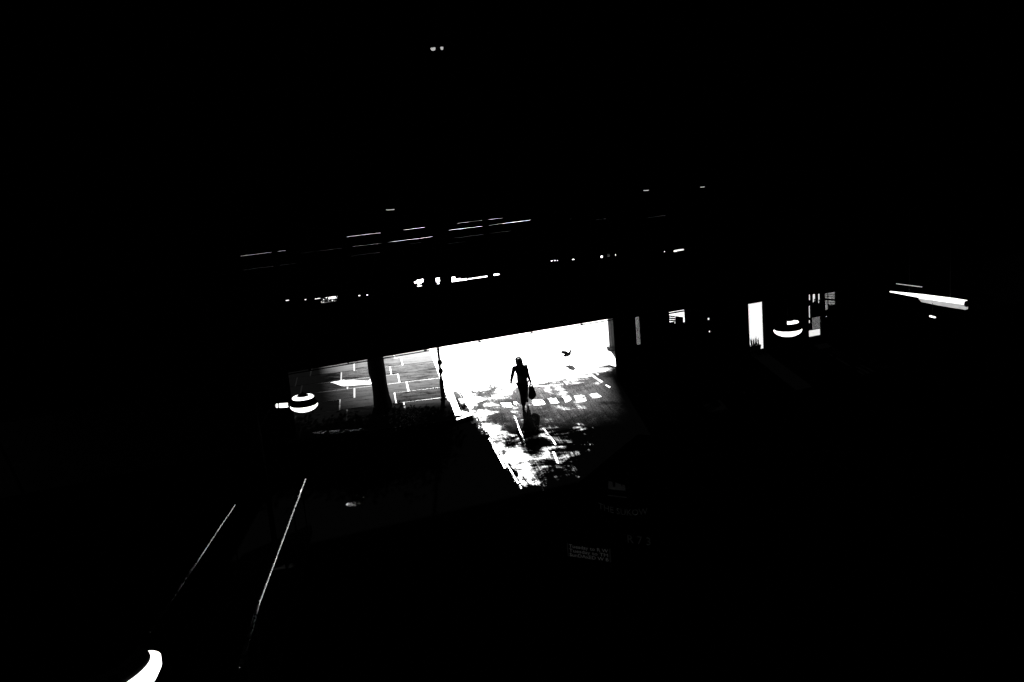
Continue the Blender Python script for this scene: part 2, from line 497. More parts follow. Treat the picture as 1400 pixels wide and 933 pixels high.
# clerestory band: panels between the parapet and the screen, with the odd hole to daylight
screen = empty("slatted_screen", P0, TH, "black boarded screen wall above the walkway with thin lines of daylight", "screen wall")
_, z_scr = wp(700, 366)
hole_px = [(391, 396, 410.5, 412), (417, 419.5, 409.5, 411), (431, 440, 408.2, 409.3), (440, 463, 406.4, 409.8), (439, 461, 411.2, 413.6), (490.5, 493.5, 404, 406), (501.5, 504, 403, 404.6),
           (567, 571, 385, 388), (571, 577, 382.5, 389.3), (577, 580, 381.5, 386.5), (571, 578, 391, 392.2), (596.5, 602.5, 380.3, 386), (598.5, 602, 386.8, 389),
           (618, 624, 379, 386), (624, 631, 381, 385), (631, 640, 381.4, 384), (641, 655, 380.2, 381.8), (655, 668, 378.2, 380), (668, 684, 375.2, 377.6),
           (754, 757, 356.4, 357.8), (758.5, 761, 356, 357.4), (762.3, 764, 356, 357.4), (783, 787, 354.5, 356), (822, 826, 349.8, 353), (831, 835.4, 347.4, 351), (836, 837, 348, 349), (842, 843.8, 347.6, 350.5),
           (909, 911, 343.6, 345.4), (920, 928, 342.3, 345), (928, 937, 341, 343.2)]
holes = []
for x0, x1, y0, y1 in hole_px:
    xm, ym = (x0 + x1) / 2, (y0 + y1) / 2
    sa = wp(x0, ym)[0]; sb = wp(x1, ym)[0]
    holes.append((sa, sb, wp(xm, y1)[1], wp(xm, y0)[1]))
z_lo = min(h[2] for h in holes) - 0.02; z_hi = max(h[3] for h in holes) + 0.02
z_band0 = z_par + 0.002
z_band1 = max(z_scr, z_hi + 0.05)
holes = [(a, b, max(c, z_band0), d) for a, b, c, d in holes]
def panel_row(z0, z1, hs, name):
    cuts = sorted(set([S_L - 0.1, S_R + 0.1] + [h[i] for h in hs for i in (0, 1)]))
    segs = []
    for a, b in zip(cuts, cuts[1:]):
        n = max(1, int((b - a) / 2.4 + 0.5))
        for q in range(n):
            segs.append((a + (b - a) * q / n, a + (b - a) * (q + 1) / n))
    for a, b in segs:
        if b - a < 0.004: continue
        mb = MB(); wall_holes(mb, a, b, z0, z1, 0.03, 0.09, [h for h in hs if h[0] < (a + b) / 2 < h[1]])
        for q in range(len(mb.v) // 8):
            pc_ = MB(); pc_.v = mb.v[q * 8:q * 8 + 8]; pc_.f = mb.f[:6]
            pc_.build(name, M["board"], screen)
panel_row(z_band0, z_band1, holes, "panel")
# thin daylight lines between the boards: the joint is closed by battens except where light shows
lines = [((329, 347.0), (392, 337.8), 1.5), ((411, 343.5), (470, 335.5), 0.35), ((333, 369.2), (405, 358.6), 0.5), ((475, 324.5), (530, 316.6), 1.5), ((483, 336), (536, 328.2), 0.6), ((536, 328.2), (593, 319.2), 1.3), ((553, 313.2), (583, 308.9), 1.1),
         ((480, 346.5), (522, 340.2), 0.5), ((560, 333.5), (578, 331.0), 0.4), ((614, 316.0), (700, 303.2), 0.9), ((700, 303.2), (728, 299.0), 1.7), ((626, 305.2), (690, 295.4), 0.6), ((630, 310.2), (688, 301.3), 0.6), ((622, 326.5), (702, 314.3), 0.45),
         ((615, 333), (640, 329.5), 0.3), ((776, 300.5), (784, 299.6), 0.35), ((816, 296.5), (832, 294.4), 0.5), ((888, 293.5), (914, 290.0), 0.6)]
rows = []
for (a, b, k) in lines:
    s0, z0 = wp(*a); s1, z1 = wp(*b)
    rows.append([(z0 + z1) / 2, s0, s1, k])
rows.sort()
merged = []
for z, s0, s1, k in rows:
    if merged and z - merged[-1][0] < 0.10:
        merged[-1][1].append((s0, s1, k)); 
    else:
        merged.append([z, [(s0, s1, k)]])
zc = z_band1 + 0.002
for z, segs in merged:
    if z - 0.01 <= zc: continue
    n = 6
    for q in range(n):                                                   # the board below the joint
        a = S_L - 0.1 + (S_R - S_L + 0.2) * q / n; b = S_L - 0.1 + (S_R - S_L + 0.2) * (q + 1) / n
        MB().box(a, b, 0.03, 0.075, zc, z - 0.012).build("board", M["board"], screen)
    segs.sort()
    s = S_L + 0.02
    ops = []
    for s0, s1, k in segs:
        if k >= 0.3:
            cuts_ = 3
            pieces = [(s0 + (s1 - s0) * i / cuts_, s0 + (s1 - s0) * (i + 1) / cuts_ - 0.02, 0.0016 * k + 0.0018) for i in range(cuts_)]
        else:
            cnt = int((s1 - s0) / 0.16)
            pieces = [(s0 + 0.16 * i, s0 + 0.16 * i + 0.09, 0.0042 * k) for i in range(cnt) if random.random() < 0.85]
        ops += pieces
    bt = MB()
    cur = S_L - 0.1
    for a, b, hgt in sorted(ops):
        if a > cur: bt.box(cur, a, 0.076, 0.10, z - 0.03, z + 0.03)
        bt.box(max(a, cur), b, 0.076, 0.10, z - 0.03, z - 0.012)
        bt.box(max(a, cur), b, 0.076, 0.10, z - 0.012 + hgt, z + 0.03)
        cur = b
    bt.box(cur, S_R + 0.1, 0.076, 0.10, z - 0.03, z + 0.03)
    bt.build("batten", M["board"], screen)
    zc = z + 0.012
MB().box(S_L - 0.1, S_R + 0.1, 0.03, 0.28, zc, ZR + 0.002).build("upper_panel", M["board"], screen)
for k in range(15):
    s = S_L + 1.0 + k * 2.9
    MB().box(s - 0.07, s + 0.07, -0.10, 0.029, z_par + 0.001, ZR - 0.002).build("post", M["hall"], screen)

# left wing of the walkway's rear, dark
sL1 = wp(394, 520, T_FAR)[0]
lw = empty("side_wall", P0, TH, "dark wall under the left end of the walkway, beside the pavement", "wall")
MB().box(S_L + 0.02, sL1, T_FAR - 0.18, T_FAR + 0.05, 0.0, z_beam - 0.002).build("wall_panel", M["concrete"], lw)

# right shop wall under the walkway's rear edge, with doorway and window openings
T2 = T_FAR - 0.10
def hole(x0, x1, y0, y1, t=T2):
    xm, ym = (x0 + x1) / 2, (y0 + y1) / 2
    return (wp(x0, ym, t)[0], wp(x1, ym, t)[0], wp(xm, y1, t)[1], wp(xm, y0, t)[1])
sR0 = wp(843, 500, T2)[0]
door_h = hole(1022, 1044, 413.5, 487); door_h = (door_h[0], door_h[1], -0.01, door_h[3])
win_h = hole(913, 937, 424.5, 443)
slot_h = hole(868, 876, 433, 472)
sp1 = hole(966.5, 971, 434.5, 438); sp2 = hole(968, 972, 452, 455)
A1, A2, A3, A4 = hole(1104.7, 1108.7, 402.5, 411), hole(1104.7, 1108.5, 418, 435), hole(1104.7, 1108.5, 437.5, 442.5), hole(1104.7, 1122.5, 450.5, 460)
A5, A6 = hole(1104.7, 1110, 470, 473), hole(1104.7, 1108, 477, 479.3)
B1, C1 = hole(1110, 1115.5, 402, 416), hole(1117.5, 1121.8, 401.5, 418)
E1 = hole(1127, 1143, 400, 423)
G1 = hole(1109.2, 1122.8, 433.5, 450)
G1 = (G1[0], G1[1], A4[3] + 0.002, G1[3])
I1 = hole(1128, 1131.5, 432, 434)
D1 = hole(1124.1, 1124.9, 406, 414)
shop = empty("shop_front", P0, TH, "black shop wall at the right with narrow bright doorway and small windows", "shop front")
wm = MB()
allh = [door_h, win_h, slot_h, sp1, sp2, A1, A2, A3, A4, A5, A6, B1, C1, D1, E1, G1, I1]
wall_holes(wm, sR0, S_R - 0.02, 0.0, z_beam - 0.003, T2 - 0.06, T2 + 0.06, allh)
wm.build("wall", M["hall"], shop)
def frame(h, name, d=0.05, w=0.035, parent=shop, mat="hall", bottom=True):
    mb = MB()
    y0, y1 = T2 - 0.062 - d, T2 - 0.061
    mb.box(h[0] - w, h[0] - 0.001, y0, y1, max(h[2], 0) - (w if bottom else 0), h[3] + w)
    mb.box(h[1] + 0.001, h[1] + w, y0, y1, max(h[2], 0) - (w if bottom else 0), h[3] + w)
    mb.box(h[0], h[1], y0, y1, h[3] + 0.001, h[3] + w)
    if bottom: mb.box(h[0], h[1], y0, y1, h[2] - w, h[2] - 0.001)
    return mb.build(name, M[mat], parent)
frame(door_h, "door_frame", bottom=False)
wf = frame(win_h, "window_frame")
def mesh_screen(h, pitch, bar, name):
    mb = MB()
    n = int((h[1] - h[0]) / pitch)
    for i in range(n + 1):
        s = h[0] + i * pitch
        mb.box(s, min(s + bar, h[1]), T2 - 0.005, T2, h[2], h[3])
    n = int((h[3] - h[2]) / pitch)
    for i in range(n + 1):
        z = h[2] + i * pitch
        mb.box(h[0], h[1], T2 + 0.001, T2 + 0.005, z, min(z + bar, h[3]))
    o = mb.build(name, M["metal"], shop); o["kind"] = "stuff"
    return o
mesh_screen(slot_h, 0.030, 0.021, "mesh_screen")
mesh_screen(G1, 0.030, 0.0165, "mesh_screen")
mesh_screen(E1, 0.030, 0.013, "mesh_screen")  # fine mesh added to dim the white window to grey
# slats in the right-hand window
for yy, th in ((402.6, 0.7), (405.6, 0.9), (409.6, 2.9), (413.4, 0.7), (416.2, 0.9)):
    zc_ = wp(1135, yy, T2)[1]; hh = th * 0.013
    a, b = E1[0] + 0.002, E1[1] - 0.002
    MB().prism([(a, zc_ - hh + 0.05), (b, zc_ - hh - 0.06), (b, zc_ + hh - 0.06), (a, zc_ + hh + 0.05)], 'y', T2 - 0.03, T2 - 0.012).build("slat", M["metal"], shop)
MB().box(E1[0] + 0.12, E1[0] + 0.16, T2 - 0.036, T2 - 0.031, E1[2], E1[3]).build("glazing_bar", M["metal"], shop)
MB().prism([(E1[0] + 0.12, E1[2] - 0.01), (E1[1] + 0.01, E1[2] - 0.01), (E1[1] + 0.01, E1[2] + 0.12), (E1[0] + 0.12, E1[2] + 0.2)], 'y', T2 - 0.055, T2 - 0.04).build("window_board", M["metal"], shop)
# window at the left: top bar, leaning board and slats
w0, w1, v0, v1 = win_h
MB().box(w0, w1, T2 - 0.03, T2 - 0.005, v1 - 0.09, v1 - 0.04).build("window_bar", M["hall"], shop)
MB().prism([(w0 + 0.36 * (w1 - w0), v0), (w1 - 0.17 * (w1 - w0), v0), (w1 - 0.17 * (w1 - w0), v1 - 0.27), (w0 + 0.40 * (w1 - w0), v1 - 0.19)], 'y', T2 - 0.05, T2 - 0.031).build("leaning_board", M["board"], shop)
for q in range(3):
    zz = v1 - 0.17 - q * 0.075
    MB().prism([(w0, zz), (w0 + 0.36 * (w1 - w0), zz - 0.06), (w0 + 0.36 * (w1 - w0), zz - 0.005), (w0, zz + 0.055)], 'y', T2 - 0.055 - 0.002 * q, T2 - 0.051 - 0.002 * q).build("slat", M["metal"], shop)
MB().box(w0, w0 + 0.36 * (w1 - w0), T2 - 0.02, T2, v0, v0 + 0.10).build("window_board", M["board"], shop)
# turned balusters in the two small upper panes
for h in (B1, C1):
    mb = MB()
    c = (h[0] + h[1]) / 2
    hh = h[3] - h[2]
    mb.lathe([(0.001, 0), (0.055, 0.0), (0.06, hh * 0.16), (0.02, hh * 0.22), (0.012, hh * 0.34), (0.03, hh * 0.42), (0.006, hh * 0.5), (0.001, hh * 0.5)], 12, (c + 0.02, T2, h[2]))
    mb.build("baluster", M["metal"], shop, smooth=True)

# grey post of the open street just outside the right end of the opening
pp = on_ground(839, 478)
pc = empty("concrete_post", pp, TH, "grey concrete post at the right end of the bright opening", "post")
MB().box(-0.12, 0.14, -0.14, 0.14, 0.0, 5.2).build("shaft", M["pale"], pc, bevel=0.015)
MB().box(-0.2, 0.22, -0.22, 0.22, 0.0, 0.12).build("base", M["pale"], pc, bevel=0.02)

# planter with grass blades in the doorway
dm = (door_h[0] + door_h[1]) / 2
plant = empty("grass_planter", hall(dm, T2 + 0.45, 0), TH, "low trough of spiky grass standing in the narrow bright doorway", "planter")
hw = (door_h[1] - door_h[0]) * 0.62
MB().prism([(-hw, 0.0), (hw, 0.0), (hw + 0.03, 0.16), (-hw - 0.03, 0.16)], 'y', -0.12, 0.12).build("trough", M["metal"], plant, bevel=0.008)
bl = MB()
rb = random.Random(3)
for q in range(70):
    x = rb.uniform(-hw, hw); yy = rb.uniform(-0.09, 0.09); h_ = rb.uniform(0.08, 0.34) * (1.0 if abs(x) > 0.1 else 1.2)
    lx = rb.uniform(-0.05, 0.05); wdt = rb.uniform(0.008, 0.02)
    bl.add([(x - wdt, yy, 0.15), (x + wdt, yy, 0.15), (x + lx * 0.5 + wdt * 0.8, yy + 0.01, 0.15 + h_ * 0.6), (x + lx * 0.5 - wdt * 0.8, yy + 0.01, 0.15 + h_ * 0.6), (x + lx, yy + 0.02, 0.15 + h_)], [(0, 1, 2, 3), (3, 2, 4)])
bl.build("grass_blades", M["leaf"], plant, kind="stuff")

# ------------------------------------------------------------------ tree and thin post on the pavement
rt = random.Random(11)
def trunk_ring(mb, pts, rad, n=18):
    vs, fs = [], []
    for i, (p, r) in enumerate(zip(pts, rad)):
        for k in range(n):
            a = 2 * math.pi * k / n
            q = r * (1 + 0.30 * mnoise.noise(Vector((math.cos(a) * 1.6, math.sin(a) * 1.6, i * 0.55))) + 0.05 * math.sin(a * 5 + i))
            vs.append((p[0] + q * math.cos(a), p[1] + q * math.sin(a), p[2]))
    for i in range(len(pts) - 1):
        for k in range(n):
            fs.append((i * n + k, i * n + (k + 1) % n, (i + 1) * n + (k + 1) % n, (i + 1) * n + k))
    mb.add(vs, fs)
def spreading_tree(loc, label, centre, rad, n_clump, ymin=-99):
    """low wide tree: flared trunk, limbs, crown of leaf clumps with gaps"""
    tree = empty("street_tree", loc, 0, label, "tree")
    tk = MB()
    trunk_ring(tk, [(0.08, 0, -0.02), (0.06, 0, 0.15), (0.03, 0, 0.4), (0.0, 0, 0.8), (-0.02, 0, 1.2), (-0.03, 0, 1.6), (-0.02, 0, 2.1), (0.02, 0.1, 2.6), (0.05, 0.3, 3.0)],
               [0.33, 0.30, 0.275, 0.26, 0.25, 0.25, 0.24, 0.20, 0.14])
    for q in range(9):
        a = q * 0.7 + rt.uniform(-0.2, 0.2); z = rt.uniform(1.5, centre[2] - 0.1)
        e = Vector((centre[0] + rad[0] * 0.7 * math.cos(a), centre[1] + rad[1] * 0.7 * math.sin(a), centre[2] + rt.uniform(-.2, .4)))
        p0 = Vector((0, 0, z))
        if e.y < ymin + 0.5: continue
        tk.tube([p0, p0.lerp(e, 0.5) + Vector((0, 0, 0.15)), e], [0.11, 0.07, 0.02], 7)
    tk.build("trunk", M["bark"], tree, smooth=True)
    cr = MB()
    cents = []
    while len(cents) < n_clump:
        q = Vector((rt.uniform(-1, 1), rt.uniform(-1, 1), rt.uniform(-1, 1)))
        if q.x ** 4 + q.y ** 4 + q.z ** 2 > 1: continue
        cents.append(Vector((centre[0] + rad[0] * q.x, centre[1] + rad[1] * q.y, centre[2] + rad[2] * q.z)))
    for c in cents:
        rr = rt.uniform(0.4, 0.75)
        for q in range(95):
            d = Vector((rt.gauss(0, 1), rt.gauss(0, 1), rt.gauss(0, 0.8))); d = d.normalized() * rr * rt.random() ** 0.4
            p = c + d
            if p.y < ymin: continue
            u = Vector((rt.gauss(0, 1), rt.gauss(0, 1), rt.gauss(0, 1))).normalized(); v = u.orthogonal().normalized()
            l_ = rt.uniform(0.08, 0.14)
            cr.add([p - u * l_, p + v * l_ * 0.45, p + u * l_, p - v * l_ * 0.45], [(0, 1, 2, 3)])
    cr.build("crown", M["leaf"], tree)
    return tree
tb = on_ground(522, 556, 0.12)
spreading_tree(tb, "dark thick tree trunk on the pavement left of the thin post", (-1.05, 2.7, 2.4), (3.35, 2.3, 0.4), 190, 0.3)  # unseen crown kept low and wide to shade the left ground

sb = on_ground(560, 577, 0.12)
sh = empty("low_shrub", sb, 0, "low sparse shrub with small glinting leaves right of the tree trunk", "shrub")
lf = MB(); rs = random.Random(5)
for q in range(260):
    p = Vector((rs.gauss(0, 0.28), rs.gauss(0, 0.5), abs(rs.gauss(0, 0.22))))
    u = Vector((rs.gauss(0, 1), rs.gauss(0, 1), rs.gauss(0, .5))).normalized(); v = u.orthogonal().normalized()
    l_ = rs.uniform(0.03, 0.06)
    lf.add([p - u * l_, p + v * l_ * 0.5, p + u * l_, p - v * l_ * 0.5], [(0, 1, 2, 3)])
lf.build("leaves", M["leaf"], sh, kind="stuff")
st = MB()
for q in range(9):
    a = q * 0.7
    st.tube([(0, 0, -0.01), (math.cos(a) * .15, math.sin(a) * .25, .2), (math.cos(a) * .3, math.sin(a) * .5, .34)], [.012, .009, .004], 5)
st.build("stems", M["bark"], sh)

pb = on_ground(606, 546, 0.12)
post = empty("sign_post", pb, 0, "thin dark metal post with clamps at the edge of the pavement", "post")
MB().tube([(0, 0, 0.0), (0, 0, 4.2)], 0.045, 12).build("pole", M["metal"], post, smooth=True)
MB().lathe([(0.001, 0.001), (0.10, 0.001), (0.10, 0.03), (0.075, 0.05), (0.072, 0.62), (0.045, 0.72), (0.034, 0.72)], 16).build("base_sleeve", M["metal"], post, smooth=True)
for z in (0.98, 1.28):
    MB().lathe([(0.046, -0.09), (0.07, -0.07), (0.095, 0.0), (0.07, 0.07), (0.046, 0.09)], 14, (0.01, 0, z)).build("clamp", M["metal"], post, smooth=True)

# ------------------------------------------------------------------ lamps
def lamp(loc, label, side=None, hang=None, arc=(0, 2 * math.pi), rad=0.31, ring=True, bulge=1.0):
    e = empty("globe_lamp", loc, 0, label, "lamp", "lamps hanging in the dark hall")
    k = rad / 0.31
    def P(l): return [(r * k, z * k) for r, z in l]
    MB().lathe(P([(0.300, 0.0)] + [(r * bulge, z * (2 * bulge - 1)) for r, z in ((0.312, -0.025), (0.297, -0.065), (0.245, -0.110), (0.17, -0.145), (0.08, -0.163), (0.001, -0.167))]), 40).lathe(P([(0.300, 0.0), (0.001, 0.0)]), 40).build("glass_bowl", M["bowl"], e, smooth=True)
    MB().lathe(P([(0.301, 0.0), (0.303, 0.004), (0.303, 0.035), (0.27, 0.07), (0.25, 0.13), (0.245, 0.15), (0.242, 0.15)]), 40).build("housing", M["hall"], e, smooth=True)
    if ring: MB().lathe(P([(0.242, 0.151), (0.245, 0.165), (0.22, 0.19), (0.135, 0.20), (0.13, 0.195)]), 40, a0=arc[0], a1=arc[1]).build("glass_ring", M["bowl"], e, smooth=True)
    MB().lathe(P([(0.247, 0.146), (0.24, 0.152), (0.13, 0.196), (0.125, 0.215), (0.06, 0.25), (0.02, 0.27), (0.018, 0.3)]), 24).build("cap", M["hall"], e, smooth=True)
    if hang:
        MB().tube([(0, 0, 0.28 * k), (0, 0, hang)], 0.012, 8).build("stem", M["hall"], e)
    if side:
        MB().tube([(-1.1, 0, -loc.z), (-1.1, 0, 0.35)], [0.07, 0.045], 12).build("lamp_post", M["hall"], e, smooth=True)
        MB().tube([(-1.08, 0, -0.45), (-0.75, 0, 0.0)], 0.016, 8).build("brace", M["metal"], e)
        a = MB().tube([(-0.30 * k, 0, 0.02), (-1.1, 0, 0.05)], 0.028, 10).build("arm", M["metal"], e)
        g_ = MB().tube([(-0.36, -0.02, 0.02), (-0.55, -0.02, 0.025)], [0.05, 0.05], 14).build("arm_glow", M["bowl"], e, smooth=True)  # arm fitting made to glow in place of light on it
        MB().tube([(-0.59, -0.02, 0.025), (-0.62, -0.02, 0.026)], [0.05, 0.045], 14).build("arm_glow", M["bowl"], e, smooth=True)
    return e
ROOF_D = lambda p: ZR - 0.6 - p.z
p = at_depth(415.5, 553, 22.0)
lamp(p, "lit round lamp with a glowing piece on its arm, in front of the pavement left of the trunk", side=True, hang=None)
p = at_depth(1077, 450, 22.0)
lamp(p, "lit round lamp between the bright doorway and the windows at the right", hang=ROOF_D(p), arc=(R(-108), R(-22)))
p = at_depth(155, 923, 7.3)
nl = lamp(p, "large near lamp with lit bowl cut off by the bottom left edge", hang=ROOF_D(p), ring=False, bulge=1.2)
nl.rotation_euler = (0, R(-15), 0)

# small pendant lamps high in the hall
def pendant(px, py, y, label, r=0.16, twin=False):
    p = at_depth(px, py, y)
    e = empty("pendant_lamp", p, 0, label, "lamp", "small pendant lamps high in the hall")
    MB().tube([(0, 0, 0.2), (0, 0, ZR - 0.002 - p.z)], 0.008, 6).build("cord", M["metal"], e)
    MB().lathe([(r, 0.0), (r * 0.96, 0.03), (r * 0.8, 0.09), (r * 0.45, 0.15), (0.03, 0.19), (0.02, 0.22), (0.001, 0.22)], 28).build("shade", M["metal"], e, smooth=True)
    if twin:
        for x, w_ in ((-0.085, 0.05), (0.085, 0.03)):
            MB().lathe([(0.001, -0.05), (w_ * 0.7, -0.04), (w_, -0.005), (w_ * 0.7, 0.02), (0.001, 0.03)], 14, (x, 0, 0)).build("bulb", M["dim"], e, smooth=True)
    else:
        MB().lathe([(r * 0.985, -0.004), (r * 1.01, -0.004), (r * 1.02, 0.012), (r * 0.99, 0.014)], 20, a0=R(200), a1=R(290)).build("glass_rim", M["dim"], e, smooth=True)
    return e
pendant(598, 65.5, 20, "small twin bulb pendant lamp alone at the top of the picture", twin=True)
pendant(537, 286.5, 24, "small pendant lamp above the left half of the walkway")
pendant(884.5, 260.5, 24, "small pendant lamp above the walkway, left one of the right pair", r=0.09)
pendant(961, 256, 24, "faint small pendant lamp at the far right above the walkway", r=0.07)

# tubular strip lamp at the right
near = at_depth(1321, 415.5, 18.0); 
dirv = Vector((-0.438, 0.9, 0)).normalized()
strip = empty("strip_lamp", near, math.atan2(dirv.y, dirv.x), "long lit tubular strip lamp hanging at the right, pointing away", "lamp")
L = 1.78
MB().tube([(0.0, 0, 0.018), (0.3, 0, 0.022), (1.0, 0, 0.03), (L, 0, 0.035)], [0.05, 0.052, 0.04, 0.012], 16).build("tube", M["tube"], strip, smooth=True)
tr = MB()
prof = [(0.0, 0.085), (0.3, 0.084), (0.6, 0.078), (1.0, 0.06), (1.06, 0.012)]
vs = []
for x, h_ in prof:
    q_ = 1.0 - 0.75 * x / L
    vs += [(x, -0.055 * q_, -0.01), (x, 0.055 * q_, -0.01), (x, 0.04 * q_, -0.02 - h_), (x, -0.04 * q_, -0.02 - h_)]
fs = []
for i in range(len(prof) - 1):
    for k in range(4): fs.append((i * 4 + k, i * 4 + (k + 1) % 4, i * 4 + 4 + (k + 1) % 4, i * 4 + 4 + k))
fs += [(0, 1, 2, 3), (16, 17, 18, 19)]
tr.add(vs, fs); tr.build("tray", M["dim"], strip, bevel=0.004)
MB().tube([(-0.02, 0, 0.0), (0.0, 0, 0.0)], 0.06, 16).build("end_cap", M["white"], strip)
for x in (0.35, 1.3):
    MB().tube([(x, 0, 0.06), (x, 0, ZR - 0.002 - near.z)], 0.006, 6).build("suspension_wire", M["metal"], strip)
MB().tube([(1.0, 0, 0.21), (1.62, 0, 0.21)], 0.007, 8).build("glowing_rail", M["dim"], strip)  # suspension rail given a glow of its own
q = at_depth(1275, 433.5, 18.0)
wl = empty("glowing_tag", q, math.atan2(dirv.y, dirv.x), "tiny white tag made to glow just below the strip lamp", "lamp")
MB().prism([(-0.06, -0.012), (0.06, -0.006), (0.06, 0.02), (-0.06, 0.006)], 'y', -0.02, 0.02).build("glass", M["bowl"], wl, bevel=0.003)  # small label, its brightness put in as glow
MB().tube([(0, 0, 0.018), (0, 0, 0.26)], 0.005, 6).build("wire", M["metal"], wl)

# ------------------------------------------------------------------ ramp with two handrails at the lower left
def ramp_z(y): return 3.9 - 0.167 * (y - 9.0)
def on_ramp(px, py, up=0.0):
    d = ray(px, py)
    # CAM + k d with z = ramp_z(y) + up
    k = (3.9 + 0.167 * 9.0 + up - H_CAM) / (d.z + 0.167 * d.y)
    return CAM + d * k
ra = on_ramp(205, 865); rb_ = on_ramp(321, 691)
rc = on_ramp(328, 914); rm = on_ramp(354, 825); rd = on_ramp(417.5, 656)
ramp = empty("ramp", (rc.x, rc.y, 0), 0, "dark sloping gangway between the two thin handrails at the lower left", "ramp")
def loc(p): return Vector(p) - Vector((rc.x, rc.y, 0))
fl = MB()
cors = [ra, rc, rd, rb_]
top = [loc(Vector((c.x, c.y, ramp_z(c.y) - 1.0))) for c in cors]
bot = [v - Vector((0, 0, 0.2)) for v in top]
fl.add(top + bot, [(0, 1, 2, 3), (7, 6, 5, 4), (0, 4, 5, 1), (1, 5, 6, 2), (2, 6, 7, 3), (3, 7, 4, 0)])
fl.build("ramp_deck", M["hall"], ramp)
for a, b in ((ra, rb_), (rc, rd)):
    for f in (0.1, 0.9):
        c = a.lerp(b, f)
        MB().tube([loc(Vector((c.x, c.y, 0.0))), loc(Vector((c.x, c.y, ramp_z(c.y) - 1.205)))], 0.07, 10).build("ramp_leg", M["hall"], ramp)
def handrail(pts, label, rad):
    e = empty("handrail", pts[0] - Vector((0, 0, 1.0)), 0, label, "handrail", "handrails of the gangway")
    lp = [p - e.location for p in pts]
    MB().tube(lp, rad, 12).build("rail", M["steel"], e, smooth=True)
    n = 6
    for i in range(n):
        f = (i + 0.5) / n
        tot = f * (len(lp) - 1); k = min(int(tot), len(lp) - 2); c = lp[k].lerp(lp[k + 1], tot - k)
        MB().tube([c - Vector((0, 0, 1.0)), c - Vector((0, 0, 0.02))], 0.014, 8).build("baluster", M["metal"], e)
    return e
handrail([ra, ra.lerp(rb_, .5), rb_], "left one of two thin bright steel handrails at the lower left", 0.017)
handrail([rc, rm, rm.lerp(rd, 0.5), rd], "right one of two thin bright steel handrails, the longer one ending nearer the lamp", [0.025, 0.021, 0.018, 0.021])

# ------------------------------------------------------------------ dark kiosk with faint writing at the lower right
kz = 2.45
kc = on_ground(741, 700, kz)                     # front left corner of its roof
KA = R(-29.5)                                    # the front runs along this direction
kiosk = empty("market_kiosk", (kc.x, kc.y, 0), KA, "black market kiosk with faint writing, right of the bright trail", "kiosk")
KW, KD = 4.6, 4.4
MB().box(0.06, KW, 0.06, 0.16, 0.0, kz - 0.1).build("front_wall", M["hall"], kiosk)
MB().box(0.06, 0.16, 0.165, KD - 0.1, 0.0, kz - 0.1).build("side_wall", M["hall"], kiosk)
MB().box(KW - 0.1, KW, 0.165, KD - 0.1, 0.0, kz - 0.1).build("side_wall", M["hall"], kiosk)
MB().box(0.165, KW - 0.105, KD - 0.2, KD - 0.1, 0.0, kz - 0.1).build("back_wall", M["hall"], kiosk)
MB().box(0.0, KW + 0.06, 0.0, KD, kz - 0.098, kz).build("roof", M["hall"], kiosk, bevel=0.015)
kdir = Vector((math.cos(KA), math.sin(KA), 0)); kn = Vector((-math.sin(KA), math.cos(KA), 0))
def on_kiosk(px, py, off=0.06):
    d = ray(px, py); o = Vector((kc.x, kc.y, 0)) + kn * off
    k = (o - CAM).dot(kn) / d.dot(kn)
    p = CAM + d * k
    return (p - Vector((kc.x, kc.y, 0))).dot(kdir), p.z
def text_mesh(txt, size, name, mat, parent, x, y, z, rot_x=math.pi / 2, rot_y=0.0, arc=0.0):
    cu = bpy.data.curves.new(name, 'FONT'); cu.body = txt; cu.size = size; cu.extrude = 0.003; cu.align_x = 'CENTER'; cu.resolution_u = 2
    t = bpy.data.objects.new(name, cu); col.objects.link(t)
    dg = bpy.context.evaluated_depsgraph_get()
    me = bpy.data.meshes.new_from_object(t.evaluated_get(dg))
    bpy.data.objects.remove(t)
    if arc:
        for v in me.vertices: v.co.y += arc * v.co.x ** 2
    me.materials.clear(); me.materials.append(mat)
    o = bpy.data.objects.new(name, me); col.objects.link(o)
    o.parent = parent; o.location = (x, y, z); o.rotation_euler = (rot_x, rot_y, 0)
    return o
def sign(x0, y0, x1, y1, name):
    a = on_kiosk(x0, y0); b = on_kiosk(x1, y1)
    return a, b
(a0, az1) = on_kiosk(777, 742); (b0, bz0) = on_kiosk(835, 768)
w_, h_ = b0 - a0, az1 - bz0
pnl = MB().box(a0, b0, 0.030, 0.058, bz0, az1).build("notice_board", M["metal"], kiosk, bevel=0.004)
fr = MB()
fr.box(a0 - 0.012, a0 - 0.001, 0.024, 0.056, bz0, az1)
fr.box(b0 + 0.001, b0 + 0.012, 0.024, 0.056, bz0, az1)
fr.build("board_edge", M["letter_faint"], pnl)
for i, tx in enumerate(("Tuesday to R W", "Tuesday to TM", "SunDAxED W B")):
    o = text_mesh(tx, h_ * 0.36, "lettering", M["letter"], pnl, (a0 + b0) / 2, 0.027, az1 - h_ * (0.30 + 0.33 * i))
    wd_ = max(v.co.x for v in o.data.vertices) - min(v.co.x for v in o.data.vertices)
    o.scale = (w_ * 0.94 / wd_, 1, 1)
(c0, cz1) = on_kiosk(827, 640); (d0, dz0) = on_kiosk(861, 682)
fp = MB().box(c0, d0, 0.035, 0.058, dz0, cz1).build("poster_frame", M["metal"], kiosk, bevel=0.004)
pp_ = MB()
rp = random.Random(2)
